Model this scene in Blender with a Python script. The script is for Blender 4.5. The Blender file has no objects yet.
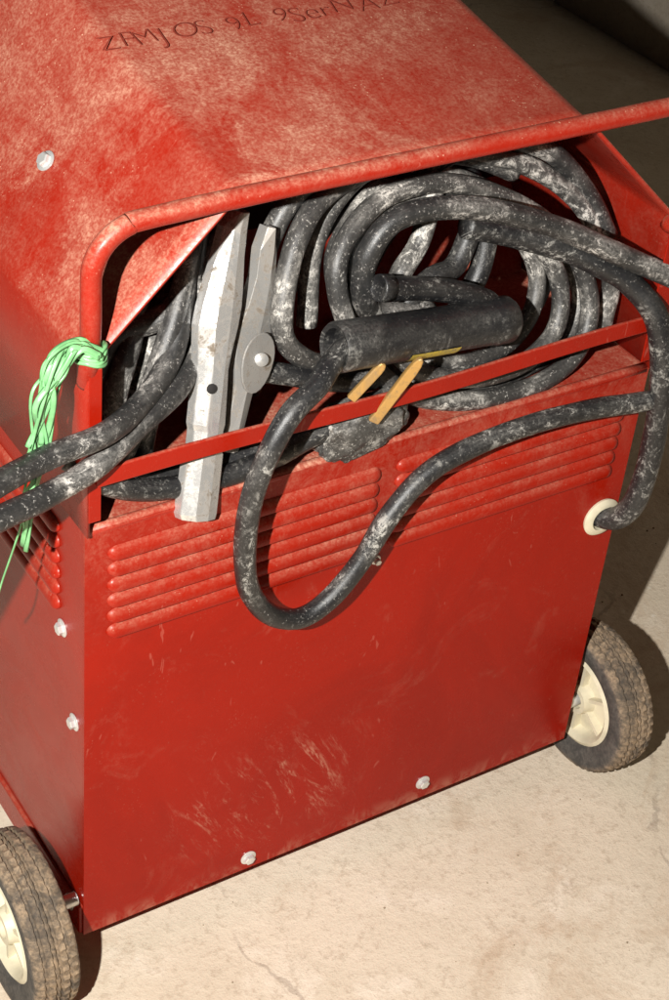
import bpy, bmesh, math, random
from mathutils import Vector, Matrix, noise as mnoise
random.seed(7)
scene=bpy.context.scene
COL=scene.collection
# ------------------------------------------------------------------ nodes
class NB:
    def __init__(s,name):
        s.m=bpy.data.materials.new(name); s.m.use_nodes=True; s.nt=s.m.node_tree; s.nt.nodes.clear()
        s.out=s.n("ShaderNodeOutputMaterial"); s.b=s.n("ShaderNodeBsdfPrincipled"); s.l(s.b.outputs[0],s.out.inputs[0])
        s.tc=s.n("ShaderNodeTexCoord").outputs["Object"]
    def n(s,t): return s.nt.nodes.new(t)
    def l(s,a,b): s.nt.links.new(a,b)
    def put(s,sock,v):
        if hasattr(v,"is_linked") or hasattr(v,"links"): s.l(v,sock)
        else: sock.default_value=v
    def noise(s,scale,detail=4,rough=.6,dist=0,stretch=None,off=0,vec=None):
        n=s.n("ShaderNodeTexNoise"); n.inputs["Scale"].default_value=scale; n.inputs["Detail"].default_value=detail
        n.inputs["Roughness"].default_value=rough; n.inputs["Distortion"].default_value=dist
        mp=s.n("ShaderNodeMapping"); s.l(vec or s.tc,mp.inputs[0]); mp.inputs["Location"].default_value=(off,off*.7,off*1.3)
        if stretch: mp.inputs["Scale"].default_value=stretch
        s.l(mp.outputs[0],n.inputs["Vector"]); return n.outputs["Fac"]
    def voro(s,scale,feature="F1",vec=None):
        n=s.n("ShaderNodeTexVoronoi"); n.feature=feature; n.inputs["Scale"].default_value=scale
        s.l(vec or s.tc,n.inputs["Vector"]); return n.outputs["Distance"]
    def rng(s,v,a,b,c=0.,d=1.,smooth=True):
        n=s.n("ShaderNodeMapRange"); n.interpolation_type='SMOOTHSTEP' if smooth else 'LINEAR'
        s.put(n.inputs["Value"],v)
        for i,x in zip((1,2,3,4),(a,b,c,d)): n.inputs[i].default_value=x
        return n.outputs["Result"]
    def math(s,op,a,b=0.,clamp=False):
        n=s.n("ShaderNodeMath"); n.operation=op; n.use_clamp=clamp; s.put(n.inputs[0],a); s.put(n.inputs[1],b); return n.outputs[0]
    def mix(s,f,a,b):
        n=s.n("ShaderNodeMix"); n.data_type='RGBA'; s.put(n.inputs[0],f)
        for i,v in ((6,a),(7,b)):
            if isinstance(v,tuple): n.inputs[i].default_value=(*v,1)
            else: s.l(v,n.inputs[i])
        return n.outputs[2]
    def xyz(s,v=None):
        n=s.n("ShaderNodeSeparateXYZ"); s.l(v or s.tc,n.inputs[0]); return n.outputs
    def bump(s,h,strength,dist=.001,prev=None):
        n=s.n("ShaderNodeBump"); n.inputs["Strength"].default_value=strength; n.inputs["Distance"].default_value=dist
        s.l(h,n.inputs["Height"])
        if prev is not None: s.l(prev,n.inputs["Normal"])
        return n.outputs[0]
    def fin(s,col,rough,normal=None,metal=0.,spec=.5):
        if isinstance(col,tuple): s.b.inputs["Base Color"].default_value=(*col,1)
        else: s.l(col,s.b.inputs["Base Color"])
        s.put(s.b.inputs["Roughness"],rough); s.put(s.b.inputs["Metallic"],metal)
        s.b.inputs["Specular IOR Level"].default_value=spec
        if normal is not None: s.l(normal,s.b.inputs["Normal"])
        return s.m

def red_mat(name,up=.55,side=.08,speck=.5,smudge=False,thin_dust=False,spec=.3):
    k=NB(name)
    geo=k.n("ShaderNodeNewGeometry"); nz=k.xyz(geo.outputs["Normal"])[2]
    lvl=k.rng(nz,.0,.85,side,up)
    n1=k.noise(5,5,.7,.9); n2=k.noise(26,6,.8,.8,(1.5,.6,1),off=3); n3=k.noise(420,3,.7,off=8); n4=k.noise(150,4,.8,off=14)
    cloud=k.math('MULTIPLY',k.rng(n1,.34,.62,.30,1.),k.rng(n2,.34,.64,.45,1.))
    grain=k.math('MULTIPLY',k.rng(n3,.36,.66,.40,1.),k.rng(n4,.36,.6,.6,1.))
    d=k.math('MULTIPLY',k.math('MULTIPLY',cloud,grain),lvl)
    v=k.voro(330); sp=k.math('MULTIPLY',k.rng(v,.10,.24,1.,0.),k.rng(k.noise(22,5,.8,off=11),.50,.62))
    v2=k.voro(120); sp2=k.math('MULTIPLY',k.rng(v2,.05,.11,1.,0.),k.rng(k.noise(9,5,.8,off=15),.49,.60)); sp=k.math('MAXIMUM',sp,sp2)
    sp=k.math('MULTIPLY',sp,k.rng(nz,-.1,.7,.2*speck,speck))
    d=k.math('MAXIMUM',d,sp)
    if thin_dust:   # thinner dust; patch at the front crease stands in for a flash reflection
        for c_,r_ in (((.085,.050,.65),.045),((.01,.14,.58),.06)):
            vm=k.n("ShaderNodeVectorMath"); vm.operation='DISTANCE'; k.l(k.tc,vm.inputs[0]); vm.inputs[1].default_value=c_
            dd=k.math('ADD',vm.outputs["Value"],k.math('MULTIPLY',k.math('SUBTRACT',k.noise(11,6,.8,1.6,off=40),.5),.26))
            d=k.math('MULTIPLY',d,k.rng(dd,r_*.5,r_*1.25,.35,1.))
    if smudge:
        x,y,z=k.xyz()
        mx=k.math('MULTIPLY',k.rng(x,.06,.13),k.rng(x,.2,.28,1.,0.)); mz=k.math('MULTIPLY',k.rng(z,.02,.06),k.rng(z,.1,.16,1.,0.))
        rot=k.n("ShaderNodeMapping"); k.l(k.tc,rot.inputs[0]); rot.inputs["Rotation"].default_value=(0,math.radians(28),0)
        st=k.rng(k.noise(22,6,.8,1.0,(2.4,1,.5),off=5,vec=rot.outputs[0]),.50,.66)
        st2=k.rng(k.noise(120,5,.75,.4,(3,1,.6),off=2,vec=rot.outputs[0]),.42,.6)
        d=k.math('MAXIMUM',d,k.math('MULTIPLY',k.math('MULTIPLY',k.math('MULTIPLY',mx,mz),st),k.math('MULTIPLY',st2,.6)))
        up_=k.math('MULTIPLY',k.rng(z,.30,.425),k.rng(n2,.4,.65,.03,.24)); d=k.math('MAXIMUM',d,k.math('MULTIPLY',up_,grain))
        lo=k.math('MULTIPLY',k.rng(z,0.0,.02,1.,0.),k.rng(n2,.45,.65,.0,.3)); d=k.math('MAXIMUM',d,lo)
        fs=k.math('MULTIPLY',k.rng(k.noise(14,6,.8,1.2,off=31),.55,.68),.08); d=k.math('MAXIMUM',d,k.math('MULTIPLY',fs,grain))
    red=k.mix(k.rng(n1,.3,.7),(.300,.0085,.0018),(.245,.0068,.0015))
    col=k.mix(d,red,(.60,.33,.22))
    scr=k.math('MULTIPLY',k.rng(k.noise(60,2,.5,2.5,(1,6,.35),off=21),.71,.74),.16)
    col=k.mix(scr,col,(.62,.25,.18))
    rough=k.math('ADD',k.math('MULTIPLY',d,.7),k.rng(n2,.3,.7,.20,.32),True)
    b1=k.bump(k.noise(5,2,.5),.35,.006); b2=k.bump(n3,.12,.0006,b1)
    return k.fin(col,rough,b2,spec=spec)
def rubber(name,amt,dust=(.44,.42,.38),base=(.008,.008,.009),rough=.4,scuffs=1.,film_=1.):
    """black rubber with settled dust; amt 0..1 how dusty"""
    k=NB(name); geo=k.n("ShaderNodeNewGeometry"); nz=k.xyz(geo.outputs["Normal"])[2]
    uv=k.n("ShaderNodeUVMap").outputs[0]
    big=k.noise(16,3,.6,.5,off=1); mid=k.noise(1,5,.75,.3,(.16,2.4,1),off=4,vec=uv); scuff=k.noise(1,6,.85,.8,(1.3,3.0,1),off=9,vec=uv)
    n3=k.noise(480,3,.75); n5=k.noise(130,4,.8,off=6)
    top=k.rng(nz,-.4,.7,.15,1.)
    film=k.math('MULTIPLY',k.math('MULTIPLY',top,k.rng(big,.37,.62,.10,1.)),k.rng(mid,.38,.64,.2,1.))
    film=k.math('MULTIPLY',film,k.rng(n3,.35,.62,.3,1.)); film=k.math('MULTIPLY',film,.65*amt*film_)
    sc=k.math('MULTIPLY',k.rng(scuff,.515-.05*amt,.61-.05*amt),k.math('MULTIPLY',k.rng(big,.42,.60,.05,1.),k.rng(n5,.4,.58,.12,1.)))
    sc=k.math('MULTIPLY',sc,min(1,(.45+.6*amt)*scuffs))
    st=k.math('MULTIPLY',k.math('MULTIPLY',k.rng(n3,.56,.66),k.rng(n5,.44,.6,.05,1.)),(.2+.55*amt)*scuffs)
    m=k.math('MAXIMUM',k.math('MAXIMUM',film,sc),st,True)
    col=k.mix(m,base,dust)
    return k.fin(col,k.math('ADD',rough,k.math('MULTIPLY',m,.45),True),k.bump(n3,.2,.0006,k.bump(scuff,.3,.0012)))
def metal(name,col=(.62,.61,.58),rough=.42,grime=.5,met=.75):
    k=NB(name); n1=k.noise(40,5,.75,.5); n2=k.noise(220,4,.75,.3,off=3); n3=k.noise(60,5,.7,.4,(1,1,.12),off=6)
    g=k.math('MULTIPLY',k.rng(n1,.48,.66),grime)
    g=k.math('MAXIMUM',g,k.math('MULTIPLY',k.rng(n2,.54,.64),grime*.8))
    g=k.math('MAXIMUM',g,k.math('MULTIPLY',k.rng(n3,.5,.62),grime*.6))
    c=k.mix(g,col,(.13,.10,.07))
    return k.fin(c,k.math('ADD',rough,k.math('MULTIPLY',g,.4),True),k.bump(n2,.2,.0006),k.rng(g,0,1,met,.1))
def concrete(name="concrete",cracks=True,q=1.):
    k=NB(name); n1=k.noise(2.2,5,.6,.5); n2=k.noise(14,6,.65,.3,off=2); n3=k.noise(120,5,.7,off=5); n4=k.noise(700,2,.6)
    Q=lambda *c: tuple(x*q for x in c)
    c=k.mix(k.rng(n1,.3,.7),Q(.72,.62,.49),Q(.58,.49,.37))
    c=k.mix(k.math('MULTIPLY',k.rng(n2,.5,.75),.6),c,Q(.79,.70,.58))
    c=k.mix(k.math('MULTIPLY',k.rng(n3,.50,.68),.45),c,Q(.40,.31,.22))
    c=k.mix(k.math('MULTIPLY',k.rng(n4,.55,.75),.3),c,Q(.28,.22,.16))
    st=k.math('MULTIPLY',k.rng(k.noise(5,6,.75,1.,off=17),.50,.66),.5); c=k.mix(st,c,Q(.46,.33,.22))
    v=k.voro(95); sp=k.math('MULTIPLY',k.rng(v,.04,.10,1.,0.),k.rng(n2,.48,.6)); c=k.mix(k.math('MULTIPLY',sp,.5),c,Q(.2,.14,.09))
    v3=k.voro(34); sp3=k.math('MULTIPLY',k.rng(v3,.05,.13,1.,0.),k.rng(n1,.5,.6)); c=k.mix(k.math('MULTIPLY',sp3,.5),c,Q(.85,.80,.70))
    if cracks:
        wob=k.n("ShaderNodeVectorMath"); wob.operation='MULTIPLY_ADD'
        nn=k.n("ShaderNodeTexNoise"); nn.inputs["Scale"].default_value=9; nn.inputs["Detail"].default_value=6; k.l(k.tc,nn.inputs["Vector"])
        k.l(nn.outputs["Color"],wob.inputs[0]); wob.inputs[1].default_value=(.12,.12,.12); k.l(k.tc,wob.inputs[2])
        ve=k.voro(1.1,"DISTANCE_TO_EDGE",wob.outputs[0])
        cr=k.math('MULTIPLY',k.rng(ve,.001,.003,1.,0.),k.rng(n2,.42,.58,.0,.4)); c=k.mix(cr,c,(.22,.16,.12))
    h=k.math('ADD',k.math('MULTIPLY',n3,.5),n2)
    return k.fin(c,.75,k.bump(n4,.25,.001,k.bump(h,.45,.005)),spec=.3)
def plain(name,col,rough=.5,met=0.,n=.0,dark=.55):
    k=NB(name); a=k.noise(60,4,.6); c=k.mix(k.rng(a,.35,.7,0,.6),col,tuple(x*dark for x in col))
    return k.fin(c,rough,k.bump(a,.15,.001),met)
M_hood=red_mat("dusty_red_paint",.85,.12,1.,thin_dust=True)
M_panel=red_mat("red_paint_panel",.5,.0,.4,True,spec=.16)
M_red=red_mat("red_paint",.45,.02,.5,spec=.2)
M_tray=red_mat("red_paint_tray",.95,.1,1.)
M_dark=plain("dark_parts_and_shade",(.010,.008,.007),.8)  # dark parts, and the hood's shade painted onto the cavity back wall
M_coil=rubber("dusty_rubber",1.15,(.56,.53,.48),(.026,.025,.024),film_=.85); M_cab=rubber("black_rubber_dusty",.62,film_=.7); M_blk=rubber("black_rubber",.34,film_=.8)
M_grey=rubber("grey_dusty_rubber",.88,(.50,.47,.43),(.016,.016,.016),film_=.8)
M_hold=rubber("holder_rubber",.22,rough=.33,scuffs=.5)
M_steel=metal("worn_steel",(.62,.61,.59),.27,1.0,.7); M_steel2=metal("dull_steel",(.42,.41,.39),.33,.9,.6); M_zinc=metal("zinc_screw",(.75,.75,.73),.3,.3,.6); M_brass=metal("brass",(.50,.29,.09),.30,.6,.5)
M_cream=plain("cream_plastic",(.66,.60,.44),.45,dark=.7); M_yel=metal("yellow_label",(.38,.28,.03),.5,.9,0.)
M_green=plain("green_twine",(.12,.29,.12),.35,dark=2.3); M_ink=plain("dark_marker",(.24,.030,.015),.7)
def tyremat():
    k=NB("dirty_tyre"); n1=k.noise(45,5,.7,.5); n2=k.noise(300,3,.7,off=2)
    x,y,z=k.xyz()
    r=k.math('POWER',k.math('ADD',k.math('MULTIPLY',y,y),k.math('MULTIPLY',z,z)),.5)
    tread=k.rng(r,.064,.072)
    d=k.math('MULTIPLY',k.rng(n1,.35,.62,.25,1.),k.rng(n2,.3,.65,.4,1.)); d=k.math('MULTIPLY',d,k.rng(tread,0,1,.35,.95))
    c=k.mix(d,(.03,.028,.026),k.mix(tread,(.24,.21,.18),(.34,.24,.15)))
    return k.fin(c,.85,k.bump(n2,.5,.0015))
M_tyre=tyremat(); M_floor=concrete(); M_wall=concrete("plastered_wall",False,.6)
# ------------------------------------------------------------------ helpers
def mk(name,verts,faces,mat,smooth=False,auto=None,uvs=None):
    me=bpy.data.meshes.new(name); me.from_pydata([tuple(v) for v in verts],[],faces); me.update()
    if uvs:
        ul=me.uv_layers.new(name="UVMap")
        for lp in me.loops: ul.data[lp.index].uv=uvs[lp.vertex_index] if lp.vertex_index<len(uvs) else (0,0)
    bm=bmesh.new(); bm.from_mesh(me); bmesh.ops.recalc_face_normals(bm,faces=bm.faces); bm.to_mesh(me); bm.free()
    if smooth or auto is not None:
        for p in me.polygons: p.use_smooth=True
        if auto is not None: me.set_sharp_from_angle(angle=math.radians(auto))
    o=bpy.data.objects.new(name,me); me.materials.append(mat); COL.objects.link(o); return o
class Geo:
    def __init__(s): s.v=[]; s.f=[]; s.uv=[]
    def add(s,v,f):
        b=len(s.v); s.v+= [Vector(x) for x in v]; s.f+=[tuple(i+b for i in q) for q in f]; return s
    def box(s,a,b):
        x0,y0,z0=a;x1,y1,z1=b
        return s.add([(x0,y0,z0),(x1,y0,z0),(x1,y1,z0),(x0,y1,z0),(x0,y0,z1),(x1,y0,z1),(x1,y1,z1),(x0,y1,z1)],
          [(0,3,2,1),(4,5,6,7),(0,1,5,4),(1,2,6,5),(2,3,7,6),(3,0,4,7)])
    def lathe(s,prof,o,axis,seg=48,fn=None,cap=True):
        a=Vector(axis).normalized(); t=Vector((0,0,1)) if abs(a.z)<.9 else Vector((0,1,0)); u=a.cross(t).normalized(); w=a.cross(u)
        b=len(s.v); n=len(prof)
        for i in range(seg):
            an=2*math.pi*i/seg
            for j,(h,r) in enumerate(prof):
                rr=r if fn is None else fn(i,j,r)
                s.v.append(Vector(o)+a*h+(u*math.cos(an)+w*math.sin(an))*rr)
                while len(s.uv)<len(s.v): s.uv.append((h*60,abs(i/seg*2-1)))
        for i in range(seg):
            for j in range(n-1):
                p=b+i*n+j;q=b+((i+1)%seg)*n+j; s.f.append((p,p+1,q+1,q))
        if cap:
            s.f.append(tuple(b+i*n for i in range(seg))); s.f.append(tuple(b+i*n+n-1 for i in range(seg)))
        return s
    def tube(s,pts,r,closed=False,seg=14,sub=10,flat=1.,rf=None):
        P=[Vector(p) for p in pts]; n=len(P); out=[]
        for i in range(n if closed else n-1):
            g=lambda k:P[k%n] if closed else P[max(0,min(n-1,k))]
            p0,p1,p2,p3=g(i-1),g(i),g(i+1),g(i+2)
            if not closed and i==0:p0=p1*2-p2
            if not closed and i==n-2:p3=p2*2-p1
            for k in range(sub):
                t=k/sub; out.append(.5*((2*p1)+(p2-p0)*t+(2*p0-5*p1+4*p2-p3)*t*t+(3*p1-p0-3*p2+p3)*t**3))
        if not closed: out.append(P[-1])
        m=len(out); T=[((out[(i+1)%m]-out[i-1]) if closed or 0<i<m-1 else (out[1]-out[0] if i==0 else out[-1]-out[-2])).normalized() for i in range(m)]
        N=T[0].orthogonal().normalized(); b=len(s.v); ln=random.random()*30
        for i in range(m):
            if i: ln+=(out[i]-out[i-1]).length*60
            N=(N-T[i]*N.dot(T[i])).normalized(); B=T[i].cross(N); rr=r*(rf(i/(m-1)) if rf else 1)*(1+.05*mnoise.noise(out[i]*40))
            for k in range(seg):
                a=2*math.pi*k/seg; s.v.append(out[i]+N*math.cos(a)*rr+B*math.sin(a)*rr*flat)
                while len(s.uv)<len(s.v): s.uv.append((ln,abs(k/seg*2-1)))
        for i in range(m if closed else m-1):
            for k in range(seg):
                j=(i+1)%m; s.f.append((b+i*seg+k,b+i*seg+(k+1)%seg,b+j*seg+(k+1)%seg,b+j*seg+k))
        if not closed:
            s.f.append(tuple(b+k for k in range(seg))); s.f.append(tuple(b+(m-1)*seg+k for k in range(seg)))
        return s
    def plate(s,outl,o,u,v,th):
        u=Vector(u).normalized(); v=Vector(v); v=(v-u*v.dot(u)).normalized(); n=u.cross(v); o=Vector(o); b=len(s.v); k=len(outl)
        for d in (0,th):
            for (a,c) in outl: s.v.append(o+u*a+v*c+n*d)
        s.f.append(tuple(b+i for i in range(k))); s.f.append(tuple(b+k+i for i in range(k)))
        for i in range(k): j=(i+1)%k; s.f.append((b+i,b+j,b+k+j,b+k+i))
        return s
    def obj(s,name,mat,smooth=False,auto=None): return mk(name,s.v,s.f,mat,smooth,auto,s.uv)
def mm(txt): return [tuple(float(c)/1000 for c in p.split(",")) for p in txt.split()]
def empty(name,loc,label,cat,group=None):
    e=bpy.data.objects.new(name,None); e.location=loc; e.empty_display_size=.02; COL.objects.link(e)
    e["label"]=label; e["category"]=cat
    if group: e["group"]=group
    return e
def par(c,p):
    c.parent=p; c.matrix_parent_inverse=Matrix.Translation(-Vector(p.location)); return c
def tag(o,label,cat,group=None):
    o["label"]=label;o["category"]=cat
    if group:o["group"]=group
    return o
def bevel(o,w,seg=2,ang=35):
    m=o.modifiers.new("bevel","BEVEL"); m.width=w; m.segments=seg; m.limit_method='ANGLE'; m.angle_limit=math.radians(ang); return o

GZ=-.038; W=.5; D=.37
# ------------------------------------------------------------------ floor and wall
fl=mk("ground",[(-4,-4,GZ),(6,-4,GZ),(6,6,GZ),(-4,6,GZ)],[(0,1,2,3)],M_floor); fl["kind"]="structure"
g=Geo(); g.box((1.70,-2.5,GZ-.05),(1.85,5.,2.4))
tag(g.obj("wall",M_wall),"pale beige plastered wall behind the red machine","wall")
# ------------------------------------------------------------------ machine
mach=empty("welding_machine",(.25,.15,GZ),"dusty red steel welding machine standing on small wheels","welding machine")
def louvre(g,a0,a1,zc,h,dep,face):
    prof=[(0.5,0),(0.44,.30),(0.25,.72),(0,.95),(-.22,1.),(-.36,.92),(-.44,.6),(-.46,.0)]
    L=a1-a0; e0=h*.62; us=[e0*(1-math.cos(i/7*math.pi/2)) for i in range(7)]; 
    us=us+[e0+(L-2*e0)*i/10 for i in range(11)]+[L-u for u in reversed(us)]
    vs=[];fs=[]; n=len(prof)
    for u in us:
        e=min(1,min(u,L-u)/e0); s=math.sqrt(max(0,1-(1-e)**2))
        for (pz,py) in prof: vs.append(face(a0+u,py*dep*s+.0001,zc+pz*h*s))
    for i in range(len(us)-1):
        for j in range(n-1): fs.append((i*n+j,(i+1)*n+j,(i+1)*n+j+1,i*n+j+1))
    g.add(vs,fs)
g=Geo(); g.box((0,0,0),(W,.002,.42))
for gx0,gx1 in ((.017,.243),(.257,.482)):
    for i in range(6): louvre(g,gx0,gx1,.396-i*.0143,.0125,.0046,lambda a,o,z:(a,-o,z))
fp=g.obj("front_panel",M_panel,auto=38); par(fp,mach)
g=Geo(); g.tube([(0.002,.004,.418),(.25,.0045,.418),(.498,.004,.418)],.0045,seg=12); par(g.obj("panel_lip",M_tray,True),mach)
g=Geo()
for gx0,gx1 in ((.017,.243),(.257,.482)):
    for i in range(6):
        z=.396-i*.0143-.0066; g.box((gx0+.008,-.0012,z-.0006),(gx1-.008,-.0004,z+.0006))
par(g.obj("vent_slot",M_dark),mach)
g=Geo(); g.box((0,.0022,.034),(.002,D,.419))
for i in range(6): louvre(g,.04,.17,.396-i*.0143,.0125,.0046,lambda a,o,z:(-o,a,z))
par(g.obj("side_panel",M_red,auto=38),mach)
g=Geo(); g.box((W-.002,.0022,.034),(W,D,.419)); par(g.obj("side_panel",M_red),mach)
g=Geo(); g.box((-.003,.0022,.0),(W+.003,D,.033)); par(bevel(g.obj("base_frame",M_red),.002),mach)
# storage tray
g=Geo(); g.box((.0022,.004,.414),(W-.0022,.17,.4195)); g.add([(.0022,.17,.4195),(W-.0022,.17,.4195),(W-.0022,.20,.50),(.0022,.20,.50)],[(0,1,2,3)])
par(g.obj("storage_tray",M_tray),mach)
g=Geo(); g.add([(.0022,.2,.50),(W-.0022,.2,.50),(W-.004,.205,.548),(.400,.225,.64),(.09,.225,.64),(.004,.205,.548)],[(0,1,2,5),(5,2,3,4)]); par(g.obj("inner_partition",M_dark),mach)  # back of the cavity, coloured near-black to stand in for the hood's shadow
# hood
prof=[(0,.4205),(0,.553),(.002,.5585),(.006,.563),(.094,.650),(.099,.655),(.107,.658),(.376,.658),(.384,.656),(.390,.651),(.480,.567),(.488,.560),(.491,.553),(.4995,.4205)]
rise=[0,0,0,0,1,1,1,1,1,1,0,0,0,0]
ny=20; vs=[];fs=[]; n=len(prof)
for j in range(ny+1):
    y=-.006+(D+.006)*j/ny
    for (x,z),r in zip(prof,rise):
        dz=.002*mnoise.noise(Vector((x*6,y*6,1)))*(1 if r else 0)
        vs.append((x,y,z+r*.16*max(0,y)+dz))
for j in range(ny):
    for i in range(n-1): a=j*n+i; fs.append((a,a+1,a+n+1,a+n))
hood=mk("hood",vs,fs,M_hood,auto=50); so=hood.modifiers.new("s","SOLIDIFY"); so.thickness=.002; so.offset=0
par(hood,mach)
g=Geo(); k=[(x,D-.001,z+r*.16*D-.002) for (x,z),r in zip(prof,rise)]; k=[(.003,D-.001,.034)]+k+[(W-.003,D-.001,.034)]
g.add(k,[tuple(range(len(k)))]); par(g.obj("rear_panel",M_red),mach)
# bent handle frame
cz=.658; R_=.034; pts=[(.003,.004,.54),(.001,-.002,.556),(.0,-.007,.575),(-.001,-.010,.60)]
for a in range(0,91,15):
    t=math.radians(a); pts.append((-.001+R_-R_*math.cos(t),-.010,cz-R_+R_*math.sin(t)))
pts+=[(.1,-.011,.660),(.25,-.011,.6605),(.38,-.011,.6605)]
for a in range(90,-1,-15):
    t=math.radians(a); pts.append((.491-R_+R_*math.cos(t),-.010,cz+.002-R_+R_*math.sin(t)))
pts+=[(.491,-.007,.575),(.490,.004,.548)]
g=Geo().tube(pts,.0068,seg=18,sub=6); par(g.obj("handle",M_hood,True),mach)
g=Geo(); g.box((-.0006,-.0075,.434),(.0085,-.0062,.556)); par(bevel(g.obj("side_flange",M_red),.0005),mach)
g=Geo(); g.box((.482,-.0075,.434),(.4999,-.0062,.556)); par(bevel(g.obj("side_flange",M_red),.0005),mach)
# retaining rail
vs=[]; N=24
for i in range(N+1):
    t=i/N; x=.004+.482*t; y=-.0095-.002*math.sin(t*math.pi); z=.472+.0015*math.sin(t*9)
    vs+=[(x,y-.0015,z-.0072),(x,y-.0015,z+.0072),(x,y+.0015,z+.0072),(x,y+.0015,z-.0072)]
fs=[]
for i in range(N):
    for k in range(4): fs.append((i*4+k,i*4+(k+1)%4,i*4+4+(k+1)%4,i*4+4+k))
fs+=[(0,1,2,3),(N*4,N*4+1,N*4+2,N*4+3)]
par(bevel(mk("retaining_rail",vs,fs,M_red),.001),mach)
def screw(loc,axis,r=.0050):
    a=Vector(axis).normalized(); g=Geo()
    g.lathe([(0,r*1.45),(.0007,r*1.45),(.0012,r*1.25),(.0012,.0)],loc,a,20)
    h=Geo(); h.lathe([(.0012,r),(.0042,r),(.0050,r*.8)],loc,a,6); g.add(h.v,h.f)
    par(g.obj("screw",M_zinc,auto=30),mach)
screw((.334,-.0002,.020),(0,-1,0)); screw((.154,-.0002,.014),(0,-1,0)); screw((.249,-.0002,.309),(0,-1,0),.003)
screw((-.0002,.036,.307),(-1,0,0)); screw((-.0002,.016,.229),(-1,0,0)); screw((-.0032,.020,.022),(-1,0,0))
screw((.045,.156,.6165),(-.75,-.06,.66),.0052)
g=Geo(); g.lathe([(0,.018),(.002,.0185),(.0045,.016),(.005,.0115),(.001,.0105)],(.482,-.0002,.274),(0,-1,0),32); par(g.obj("cable_grommet",M_cream,auto=40),mach)
# marks written in the dust
random.seed(3)
verts=[];faces=[]
xx=.088
for ch in "ZFMJOS 9L 9SerNAZ":
    if ch==" ": xx+=.012; continue
    cu=bpy.data.curves.new("writing","FONT"); cu.body=ch; cu.size=.025+random.uniform(-.002,.003); cu.extrude=.00005; cu.shear=random.uniform(0,.25); cu.offset=-.0006
    to=bpy.data.objects.new("tmp",cu); COL.objects.link(to); bpy.context.view_layer.update()
    me=bpy.data.meshes.new_from_object(to.evaluated_get(bpy.context.evaluated_depsgraph_get())); wd=to.dimensions.x; bpy.data.objects.remove(to)
    b=len(verts); rot=random.uniform(-.12,.12); oy=random.uniform(-.002,.003)
    for v in me.vertices:
        x,y=v.co.x,v.co.y; x,y=x*math.cos(rot)-y*math.sin(rot),x*math.sin(rot)+y*math.cos(rot)
        yy=.161+oy+y*.987; verts.append((xx+x,yy,.6586+.16*yy+.0018+v.co.z))
    faces+=[tuple(b+i for i in p.vertices) for p in me.polygons]; xx+=wd+.0025
par(mk("writing",verts,faces,M_ink),mach)
# wheels
def wheel(loc):
    q=.892
    g=Geo()
    pr=[(-.012,.0),(-.012,.010),(-.017,.0105),(-.017,.016),(-.006,.019),(-.004,.040),(-.014,.045),(-.017,.049),(-.015,.053),(.015,.053),(.017,.049),(.004,.040),(.006,.019),(.017,.016),(.017,.0)]
    g.lathe([(h,r*q) for h,r in pr],(0,0,0),(1,0,0),48,cap=False)
    for k in range(6):
        a=k*math.pi/3; c,sn=math.cos(a),math.sin(a)
        b=Geo().box((-.0125,-.0018,.013),(.0125,.0018,.040)); 
        g.add([(v.x,v.y*c-v.z*sn,v.y*sn+v.z*c) for v in b.v],b.f)
    w=g.obj("wheel",M_cream,auto=35)
    tp=[(-.0145,.0525),(-.017,.056),(-.0185,.064),(-.0195,.072),(-.019,.078),(-.0165,.0815),(-.0120,.0825),(-.0112,.0795),(-.0092,.0795),(-.0085,.083),(-.0035,.0835),(-.0028,.080),(-.0008,.080),(0,.0835),
        (.0008,.080),(.0028,.080),(.0035,.0835),(.0085,.083),(.0092,.0795),(.0112,.0795),(.0120,.0825),(.0165,.0815),(.019,.078),(.0195,.072),(.0185,.064),(.017,.056),(.0145,.0525)]
    def fn(i,j,r):
        if r>.0805*q and (i+(j%2))%3==0: return r-.0020
        return r
    t=Geo().lathe([(h,r*q) for h,r in tp],(0,0,0),(1,0,0),150,fn,False).obj("tyre",M_tyre,auto=40)
    w.location=loc; w.parent=mach; w.matrix_parent_inverse=Matrix.Translation(-Vector(mach.location))
    t.parent=w
    return w
wheel((-.050,.010,.0365)); wheel((.530,.010,.0365))
g=Geo(); g.lathe([(0,.006),(.034,.006)],(-.036,.010,.0365),(1,0,0),16); par(g.obj("axle",M_zinc,auto=30),mach)
g=Geo(); g.lathe([(0,.006),(.018,.006)],(.501,.010,.0365),(1,0,0),16); par(g.obj("axle",M_zinc,auto=30),mach)
# ------------------------------------------------------------------ cables
GR="welding cables piled in the hood"
def cable(name,groups,mat,label,cat="cable"):
    g=Geo()
    for pts,rr,cl in groups: g.tube(pts,rr,cl,seg=18)
    return tag(g.obj(name,mat,True),label,cat,GR)
eh=empty("electrode_holder",(.26,0,.49),"black electrode holder with yellow label lying on the red rail","electrode holder")
a=Vector((.186,-.006,.5245)); b=Vector((.346,.004,.502)); ax=(b-a).normalized(); L=(b-a).length
g=Geo(); g.lathe([(.012,.0),(.012,.012),(0,.0135),(-.001,.0165),(.002,.0182),(.02,.0180),(L*.6,.0172),(L-.02,.0172),(L-.018,.0182),(L-.003,.0180),(L,.016),(L,.006),(L-.003,.0055),(L-.003,0)],a,ax,48,cap=False)
par(g.obj("holder_handle",M_hold,auto=40),eh)
vs=[];fs=[]; n=10
u=Vector((0,-1,0)); u=(u-ax*u.dot(ax)).normalized(); dn=ax.cross(u); dn=dn if dn.z<0 else -dn
for i,h in enumerate((.058,.104)):
    for k in range(n+1):
        t=math.radians(18+40*k/n); vs.append(a+ax*h+(u*math.cos(t)+dn*math.sin(t))*.0180)
for k in range(n): fs.append((k,k+1,n+2+k,n+1+k))
par(mk("label",vs,fs,M_yel,True),eh)
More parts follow.
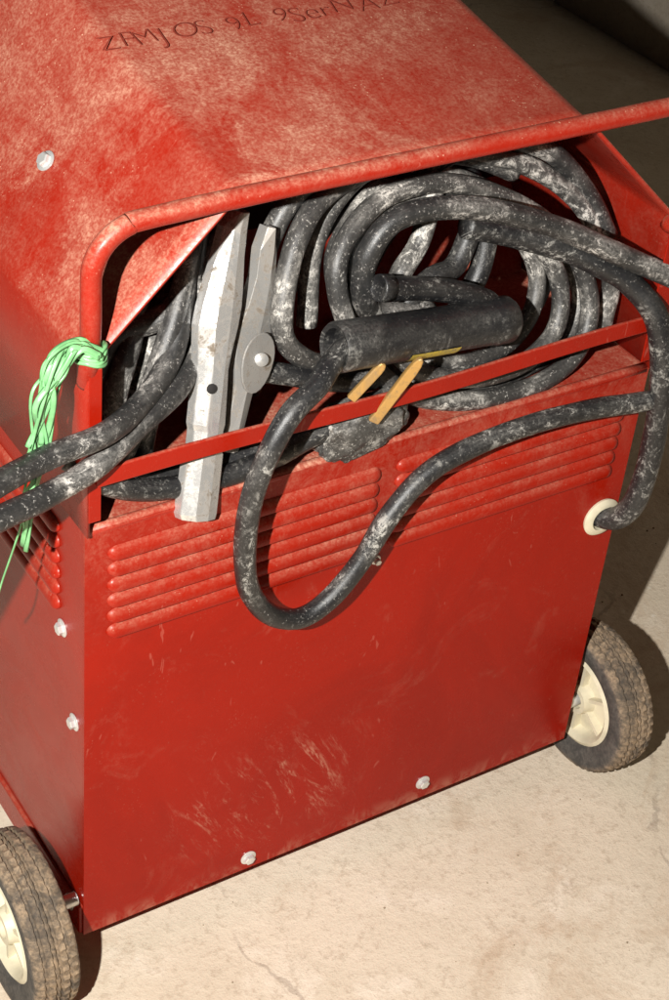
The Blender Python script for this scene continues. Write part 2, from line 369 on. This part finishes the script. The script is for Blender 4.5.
A=mm("200,-6,523 189,-9,522 174,-18,518 160,-26,511 137,-32,499 120,-35,473 111,-32,435 111,-28,388 120,-24,344 141,-22,311 168,-22,297 194,-22,307 219,-22,335 240,-22,371 270,-20,398 309,-20,411 365,-20,416 425,-20,413 475,-22,407 532,-30,406 590,-30,400 640,10,330")
par(Geo().tube(A,.0082,seg=18).obj("holder_cable",M_cab,True),eh)
pc=empty("power_cord",(.23,.01,.42),"black power cord with dusty plug and brass prongs behind the rail","power cord")
E=mm("-2,20,470 14,5,456 53,8,435 109,8,428 149,8,432 182,8,441 211,8,446")
E2=mm("10,40,470 30,20,447 60,22,432 109,22,429 149,20,433 185,16,444 211,12,448")
par(Geo().tube(E,.0082,seg=16).tube(E2,.0080,seg=16).obj("cord",M_blk,True),pc)
bm=bmesh.new(); bmesh.ops.create_icosphere(bm,subdivisions=5,radius=1)
for v in bm.verts:
    c=v.co.copy(); k=1+.20*mnoise.noise(c*2.2)+.07*mnoise.noise(c*5)+.03*mnoise.noise(c*14)
    sq=lambda t:math.copysign(abs(t)**.7,t)
    v.co=Vector((sq(c.x)*.038,sq(c.y)*.014,sq(c.z)*(.022-.004*c.x)))*k
    v.co=Matrix.Rotation(math.radians(-6),3,'Y')@v.co; v.co+=Vector((.226,.008,.440))
me=bpy.data.meshes.new("plug"); bm.to_mesh(me); bm.free(); me.materials.append(M_coil); me.uv_layers.new(name="UVMap")
ul=me.uv_layers[0]
for lp in me.loops: co=me.vertices[lp.vertex_index].co; ul.data[lp.index].uv=(co.x*60,co.z*25)
for p in me.polygons:p.use_smooth=True
pl=bpy.data.objects.new("plug",me); COL.objects.link(pl); par(pl,pc)
def prong(p,q,w):
    p=Vector(p);q=Vector(q);L=(q-p).length; o=[(0,-w),(L*.78,-w),(L*.9,-w*.85),(L*.97,-w*.5),(L,0),(L*.97,w*.5),(L*.9,w*.85),(L*.78,w),(0,w)]
    g=Geo().plate(o,p,q-p,(1,-.5,.2),.0045); par(bevel(g.obj("prong",M_brass),.0012,3),pc)
prong((.200,-.012,.480),(.220,-.020,.510),.0036); prong((.222,-.012,.454),(.246,-.028,.512),.0042)
# ground clamp
gc=empty("ground_clamp",(.09,-.005,.41),"worn silver steel ground clamp standing against the red rail","clamp")
def channel(stations,p0,p1,wd,sect,name,mat,th=.0018):
    p0=Vector(p0);p1=Vector(p1);u=(p1-p0); un=u.normalized(); wn=Vector(wd); wn=(wn-un*wn.dot(un)).normalized(); nn=un.cross(wn)
    if nn.y<0: nn=-nn
    vs=[];fs=[]; m=len(sect)
    for st in stations:
        t,l,r=st[:3]; bow=st[3] if len(st)>3 else 0
        for (s_,d) in sect: vs.append(p0+u*t+wn*(s_*(l if s_<0 else r)+bow)+nn*d)
    for i in range(len(stations)-1):
        for j in range(m-1): fs.append((i*m+j,i*m+j+1,(i+1)*m+j+1,(i+1)*m+j))
    o=mk(name,vs,fs,mat); s=o.modifiers.new("s","SOLIDIFY"); s.thickness=th; s.offset=0; bevel(o,.0007); return par(o,gc)
sec=[(-1.,.014),(-.96,.007),(-.50,.0),(.1,-.0015),(.62,.0),(1.,.009),(1.,.014)]
channel([(0,.0145,.0140),(.02,.0165,.0155),(.22,.0150,.0150),(.235,.0125,.0115),(.30,.0125,.0115),(.32,.0140,.0130),(.45,.0140,.0100),(.50,.0150,.0085),(.56,.0165,.0110),(.64,.0185,.0155),(.70,.0170,.0170),(.76,.0140,.0160),(.86,.0090,.0130),(.95,.0055,.0125),(1.,.0010,.0100,.002)],
  (.086,-.012,.411),(.134,.046,.614),(1,.15,-.15),sec,"clamp_arm",M_steel)
channel([(0,.007,.007),(.3,.009,.009),(.42,.015,.015),(.55,.017,.017),(.66,.013,.013),(.78,.010,.008,-.001),(.9,.010,.005,-.003),(1.,.004,.001,-.006)],
  (.121,.014,.442),(.170,.050,.592),(1,.15,-.1),[(-1,.01),(-.9,.002),(0,-.001),(.9,.002),(1,.01)],"clamp_arm",M_steel2)
o_=[(.019*math.cos(t)*(1 if math.cos(t)>0 else 1.3),.0150*math.sin(t)) for t in [k*math.pi/12 for k in range(24)]]
g=Geo().plate(o_,(.140,.0175,.513),(.30,.25,.9),(1,.2,-.2),.0022); par(bevel(g.obj("clamp_hinge",M_steel2),.0007),gc)
g=Geo(); g.lathe([(0,.0050),(.0014,.0048),(.0020,.0034),(.0021,0)],(.1405,.0155,.5140),(-.3,-.85,.45),20,cap=False); par(g.obj("clamp_pivot",M_steel2,auto=35),gc)
g=Geo(); g.lathe([(0,.0036),(.0012,.0036),(.0016,.0028),(.0016,0)],(.1000,.0118,.5035),(-.15,-.96,.25),16,cap=False); par(g.obj("clamp_bolt",M_dark,auto=35),gc)
# coil
R1=mm("216,45,551 233,55,575 270,65,590 322,65,589 388,60,560 436,50,520 454,35,475 440,22,440 400,14,425 339,12,427 282,15,443 243,22,474 221,35,515")
R2=mm("239,45,542 254,52,568 293,58,575 348,58,567 394,50,538 420,38,500 414,25,463 376,16,446 325,12,450 279,15,467 250,28,500")
def ring(P,s,dy,jx=0,jz=0):
    c=sum((Vector(p) for p in P),Vector())/len(P)
    return [tuple(c+(Vector(p)-c)*(s+.03*math.sin(i*1.7+jx*900))+Vector((jx,dy,jz))) for i,p in enumerate(P)]
cable("coiled_cable",[(R1,.0076,True),(R2,.0074,True),(ring(R1,.97,.017,.004,-.001),.0076,True),(ring(R2,.93,.014,-.006,.004),.0072,True)],M_coil,"dusty grey coil of welding cable standing in the tray","cable coil")
T=mm("160,60,520 170,66,570 196,70,606 234,72,610 283,75,612 337,75,608 403,70,583 452,60,545 480,45,490 478,40,440")
T2=mm("300,85,590 340,78,608 373,75,611 419,70,593 455,62,555 474,50,520")
T3=mm("205,60,500 212,70,560 240,75,600 290,80,612 345,80,600 390,75,580")
cable("loose_cable",[(T,.0080,False),(T3,.0077,False)],M_coil,"dusty cable loop arching over the coil")
cable("loose_cable",[(T2,.0084,False)],M_grey,"dark cable arching under the hood lip")
C=mm("300,40,500 250,38,512 232,32,535 231,30,568 255,30,593 314,28,589 385,20,564 447,5,533 520,-15,496 600,-20,450")
cable("loose_cable",[(C,.0086,False)],M_grey,"thick black cable draped over the coil and out past the rail")
Dp=mm("330,50,560 360,45,551 408,30,535 438,15,521 461,0,506 479,-17,479 489,-27,426 495,-28,358 493,-26,308 488,-16,282 482,0,274 482,20,274")
cable("loose_cable",[(Dp,.0098,False)],M_blk,"thick black cable running down into the cream grommet")
F1=mm("-250,-120,500 -110,-60,519 -45,-30,515 5,-18,513 42,5,511 71,25,519 88,40,537 103,60,570 110,80,560")
F2=mm("-250,-125,470 -111,-60,493 -45,-34,489 -2,-20,491 40,0,499 80,20,507 105,45,520 111,60,560")
cable("loose_cable",[(F1,.0082,False)],M_grey,"grey dusty cable leaving past the twine")
cable("loose_cable",[(F2,.0082,False)],M_grey,"grey dusty cable leaving below its twin")
F3=mm("40,45,425 45,50,480 60,55,530 80,75,580 95,90,600"); F4=mm("60,80,425 75,70,490 92,72,540 100,85,590"); F5=mm("20,70,430 30,60,490 50,60,530 85,50,545 120,70,560 150,85,600")
F6=mm("30,30,425 50,30,470 72,34,520 95,50,560 118,75,600"); F7=mm("58,35,424 66,38,470 84,42,515 104,58,555 124,80,600")
cable("loose_cable",[(F3,.0085,False),(F4,.0085,False),(F5,.0085,False)],M_coil,"grey dusty cable heaped behind the clamp")
cable("loose_cable",[(F6,.0078,False),(F7,.0078,False)],M_grey,"dark cable strand rising behind the clamp")
Lp=mm("215,35,480 191,30,490 168,30,514 167,35,544 184,50,580 214,65,601 265,75,610 300,80,600")
cable("loose_cable",[(Lp,.0080,False)],M_coil,"pale dusty cable loop beside the clamp")
S1=mm("313,70,590 298,60,550 276,50,531 262,45,500"); S2=mm("347,60,560 326,50,528 300,45,524 270,45,500"); S3=mm("361,60,562 350,50,518 330,45,490")
cable("loose_cable",[(S1,.0080,False)],M_coil,"pale dusty cable strand inside the coil")
cable("loose_cable",[(S2,.0085,False),(S3,.0085,False)],M_blk,"black cable strand inside the coil")
cable("loose_cable",[(mm("140,32,492 158,30,490 207,20,475 240,18,470"),.008,False)],M_blk,"short black cable strand behind the rail")
H1=mm("250,70,470 262,75,520 300,85,560 350,85,575 400,70,545 425,60,500 410,55,460 370,60,440"); H2=mm("180,90,430 200,90,500 240,95,560 300,100,590 370,95,570")
cable("loose_cable",[(H1,.0065,False),(H2,.0070,False)],M_blk,"thin black cable tangled through the coil")
X1=mm("234,15,549 287,15,535 326,12,519 340,15,505")
g=Geo().tube(X1,.0088,seg=18); g.lathe([(0,.0088),(-.001,.0094),(.001,.0100),(.01,.0100),(.0102,.0088)],(.2325,.015,.5495),(.96,0,-.25),24,cap=True)
tag(g.obj("loose_cable",M_blk,True),"black cable end with a capped tip above the electrode holder","cable",GR)
# twine
random.seed(12)
g=Geo()
base=mm("2,-16,574 -14,-14,584 -28,-16,574 -37,-18,550 -42,-18,516 -46,-17,478 -54,-14,440")
for i in range(16):
    L=random.choice((4,4,5,5,6,6,7)); w_=random.uniform(.3,.95)
    pts=[(x+random.uniform(-.008,.008)*(1 if k>1 else .4),y+random.uniform(-.006,.003),z+random.uniform(-.007,.007)*(1 if k>1 else .4)) for k,(x,y,z) in enumerate(base[:L])]
    g.tube(pts,.0024*w_,seg=6,flat=.25)
for i in range(4):
    z=.566+i*.003; g.tube([(.000+.0092*math.cos(t),-.008+.0092*math.sin(t),z+.002*math.sin(t*2+i)) for t in [k*math.pi/4 for k in range(8)]],.0016,True,6,sub=4)
g.tube(mm("-46,-16,480 -55,-14,445 -64,-12,415 -72,-12,392 -82,-10,380"),.0018,seg=6,flat=.4)
tag(g.obj("green_twine",M_green,True),"green plastic twine knotted round the red handle frame","twine")
# ------------------------------------------------------------------ small debris on the floor
g=Geo()
for i in range(160):
    x=random.uniform(-.1,1.1); y=random.uniform(-.35,.5)
    if -.02<x<.52 and y>-.0: continue
    s=random.uniform(.0005,.0014); b=Geo().lathe([(-s,s*.3),(0,s),(s*.7,s*.4)],(x,y,GZ+s*.6),(random.random(),random.random(),1),6); g.add(b.v,b.f)
o=g.obj("floor_grit",plain("grit",(.34,.26,.18),.9)); o["kind"]="stuff"; o["label"]="scattered grit on the concrete floor"; o["category"]="grit"
# ------------------------------------------------------------------ light: the camera's flash, held to the left of the lens
w=bpy.data.worlds.new("World"); scene.world=w; w.use_nodes=True
w.node_tree.nodes["Background"].inputs[0].default_value=(1,.93,.85,1); w.node_tree.nodes["Background"].inputs[1].default_value=.008
ld=bpy.data.lights.new("flash","POINT"); ld.energy=165; ld.shadow_soft_size=.010; ld.color=(1,.975,.93)
lo=bpy.data.objects.new("flash",ld); lo.location=(-.60,-.74,1.16); COL.objects.link(lo)
# ------------------------------------------------------------------ camera
r=Vector((.8466,-.5252,.0865)); f=Vector((.4643,.6492,-.6024)); r=(r-f*r.dot(f)/f.length_squared).normalized(); f.normalize(); up=r.cross(f)
cd=bpy.data.cameras.new("camera"); cd.sensor_fit='VERTICAL'; cd.sensor_height=36; cd.lens=1.783*36; cd.clip_start=.05; cd.clip_end=100
cam=bpy.data.objects.new("camera",cd); COL.objects.link(cam)
cam.matrix_world=Matrix(((r.x,up.x,-f.x,-.4114),(r.y,up.y,-f.y,-.8601),(r.z,up.z,-f.z,1.1804),(0,0,0,1)))
scene.camera=cam
scene.view_settings.view_transform='Standard'; scene.view_settings.look='None'; scene.view_settings.exposure=0
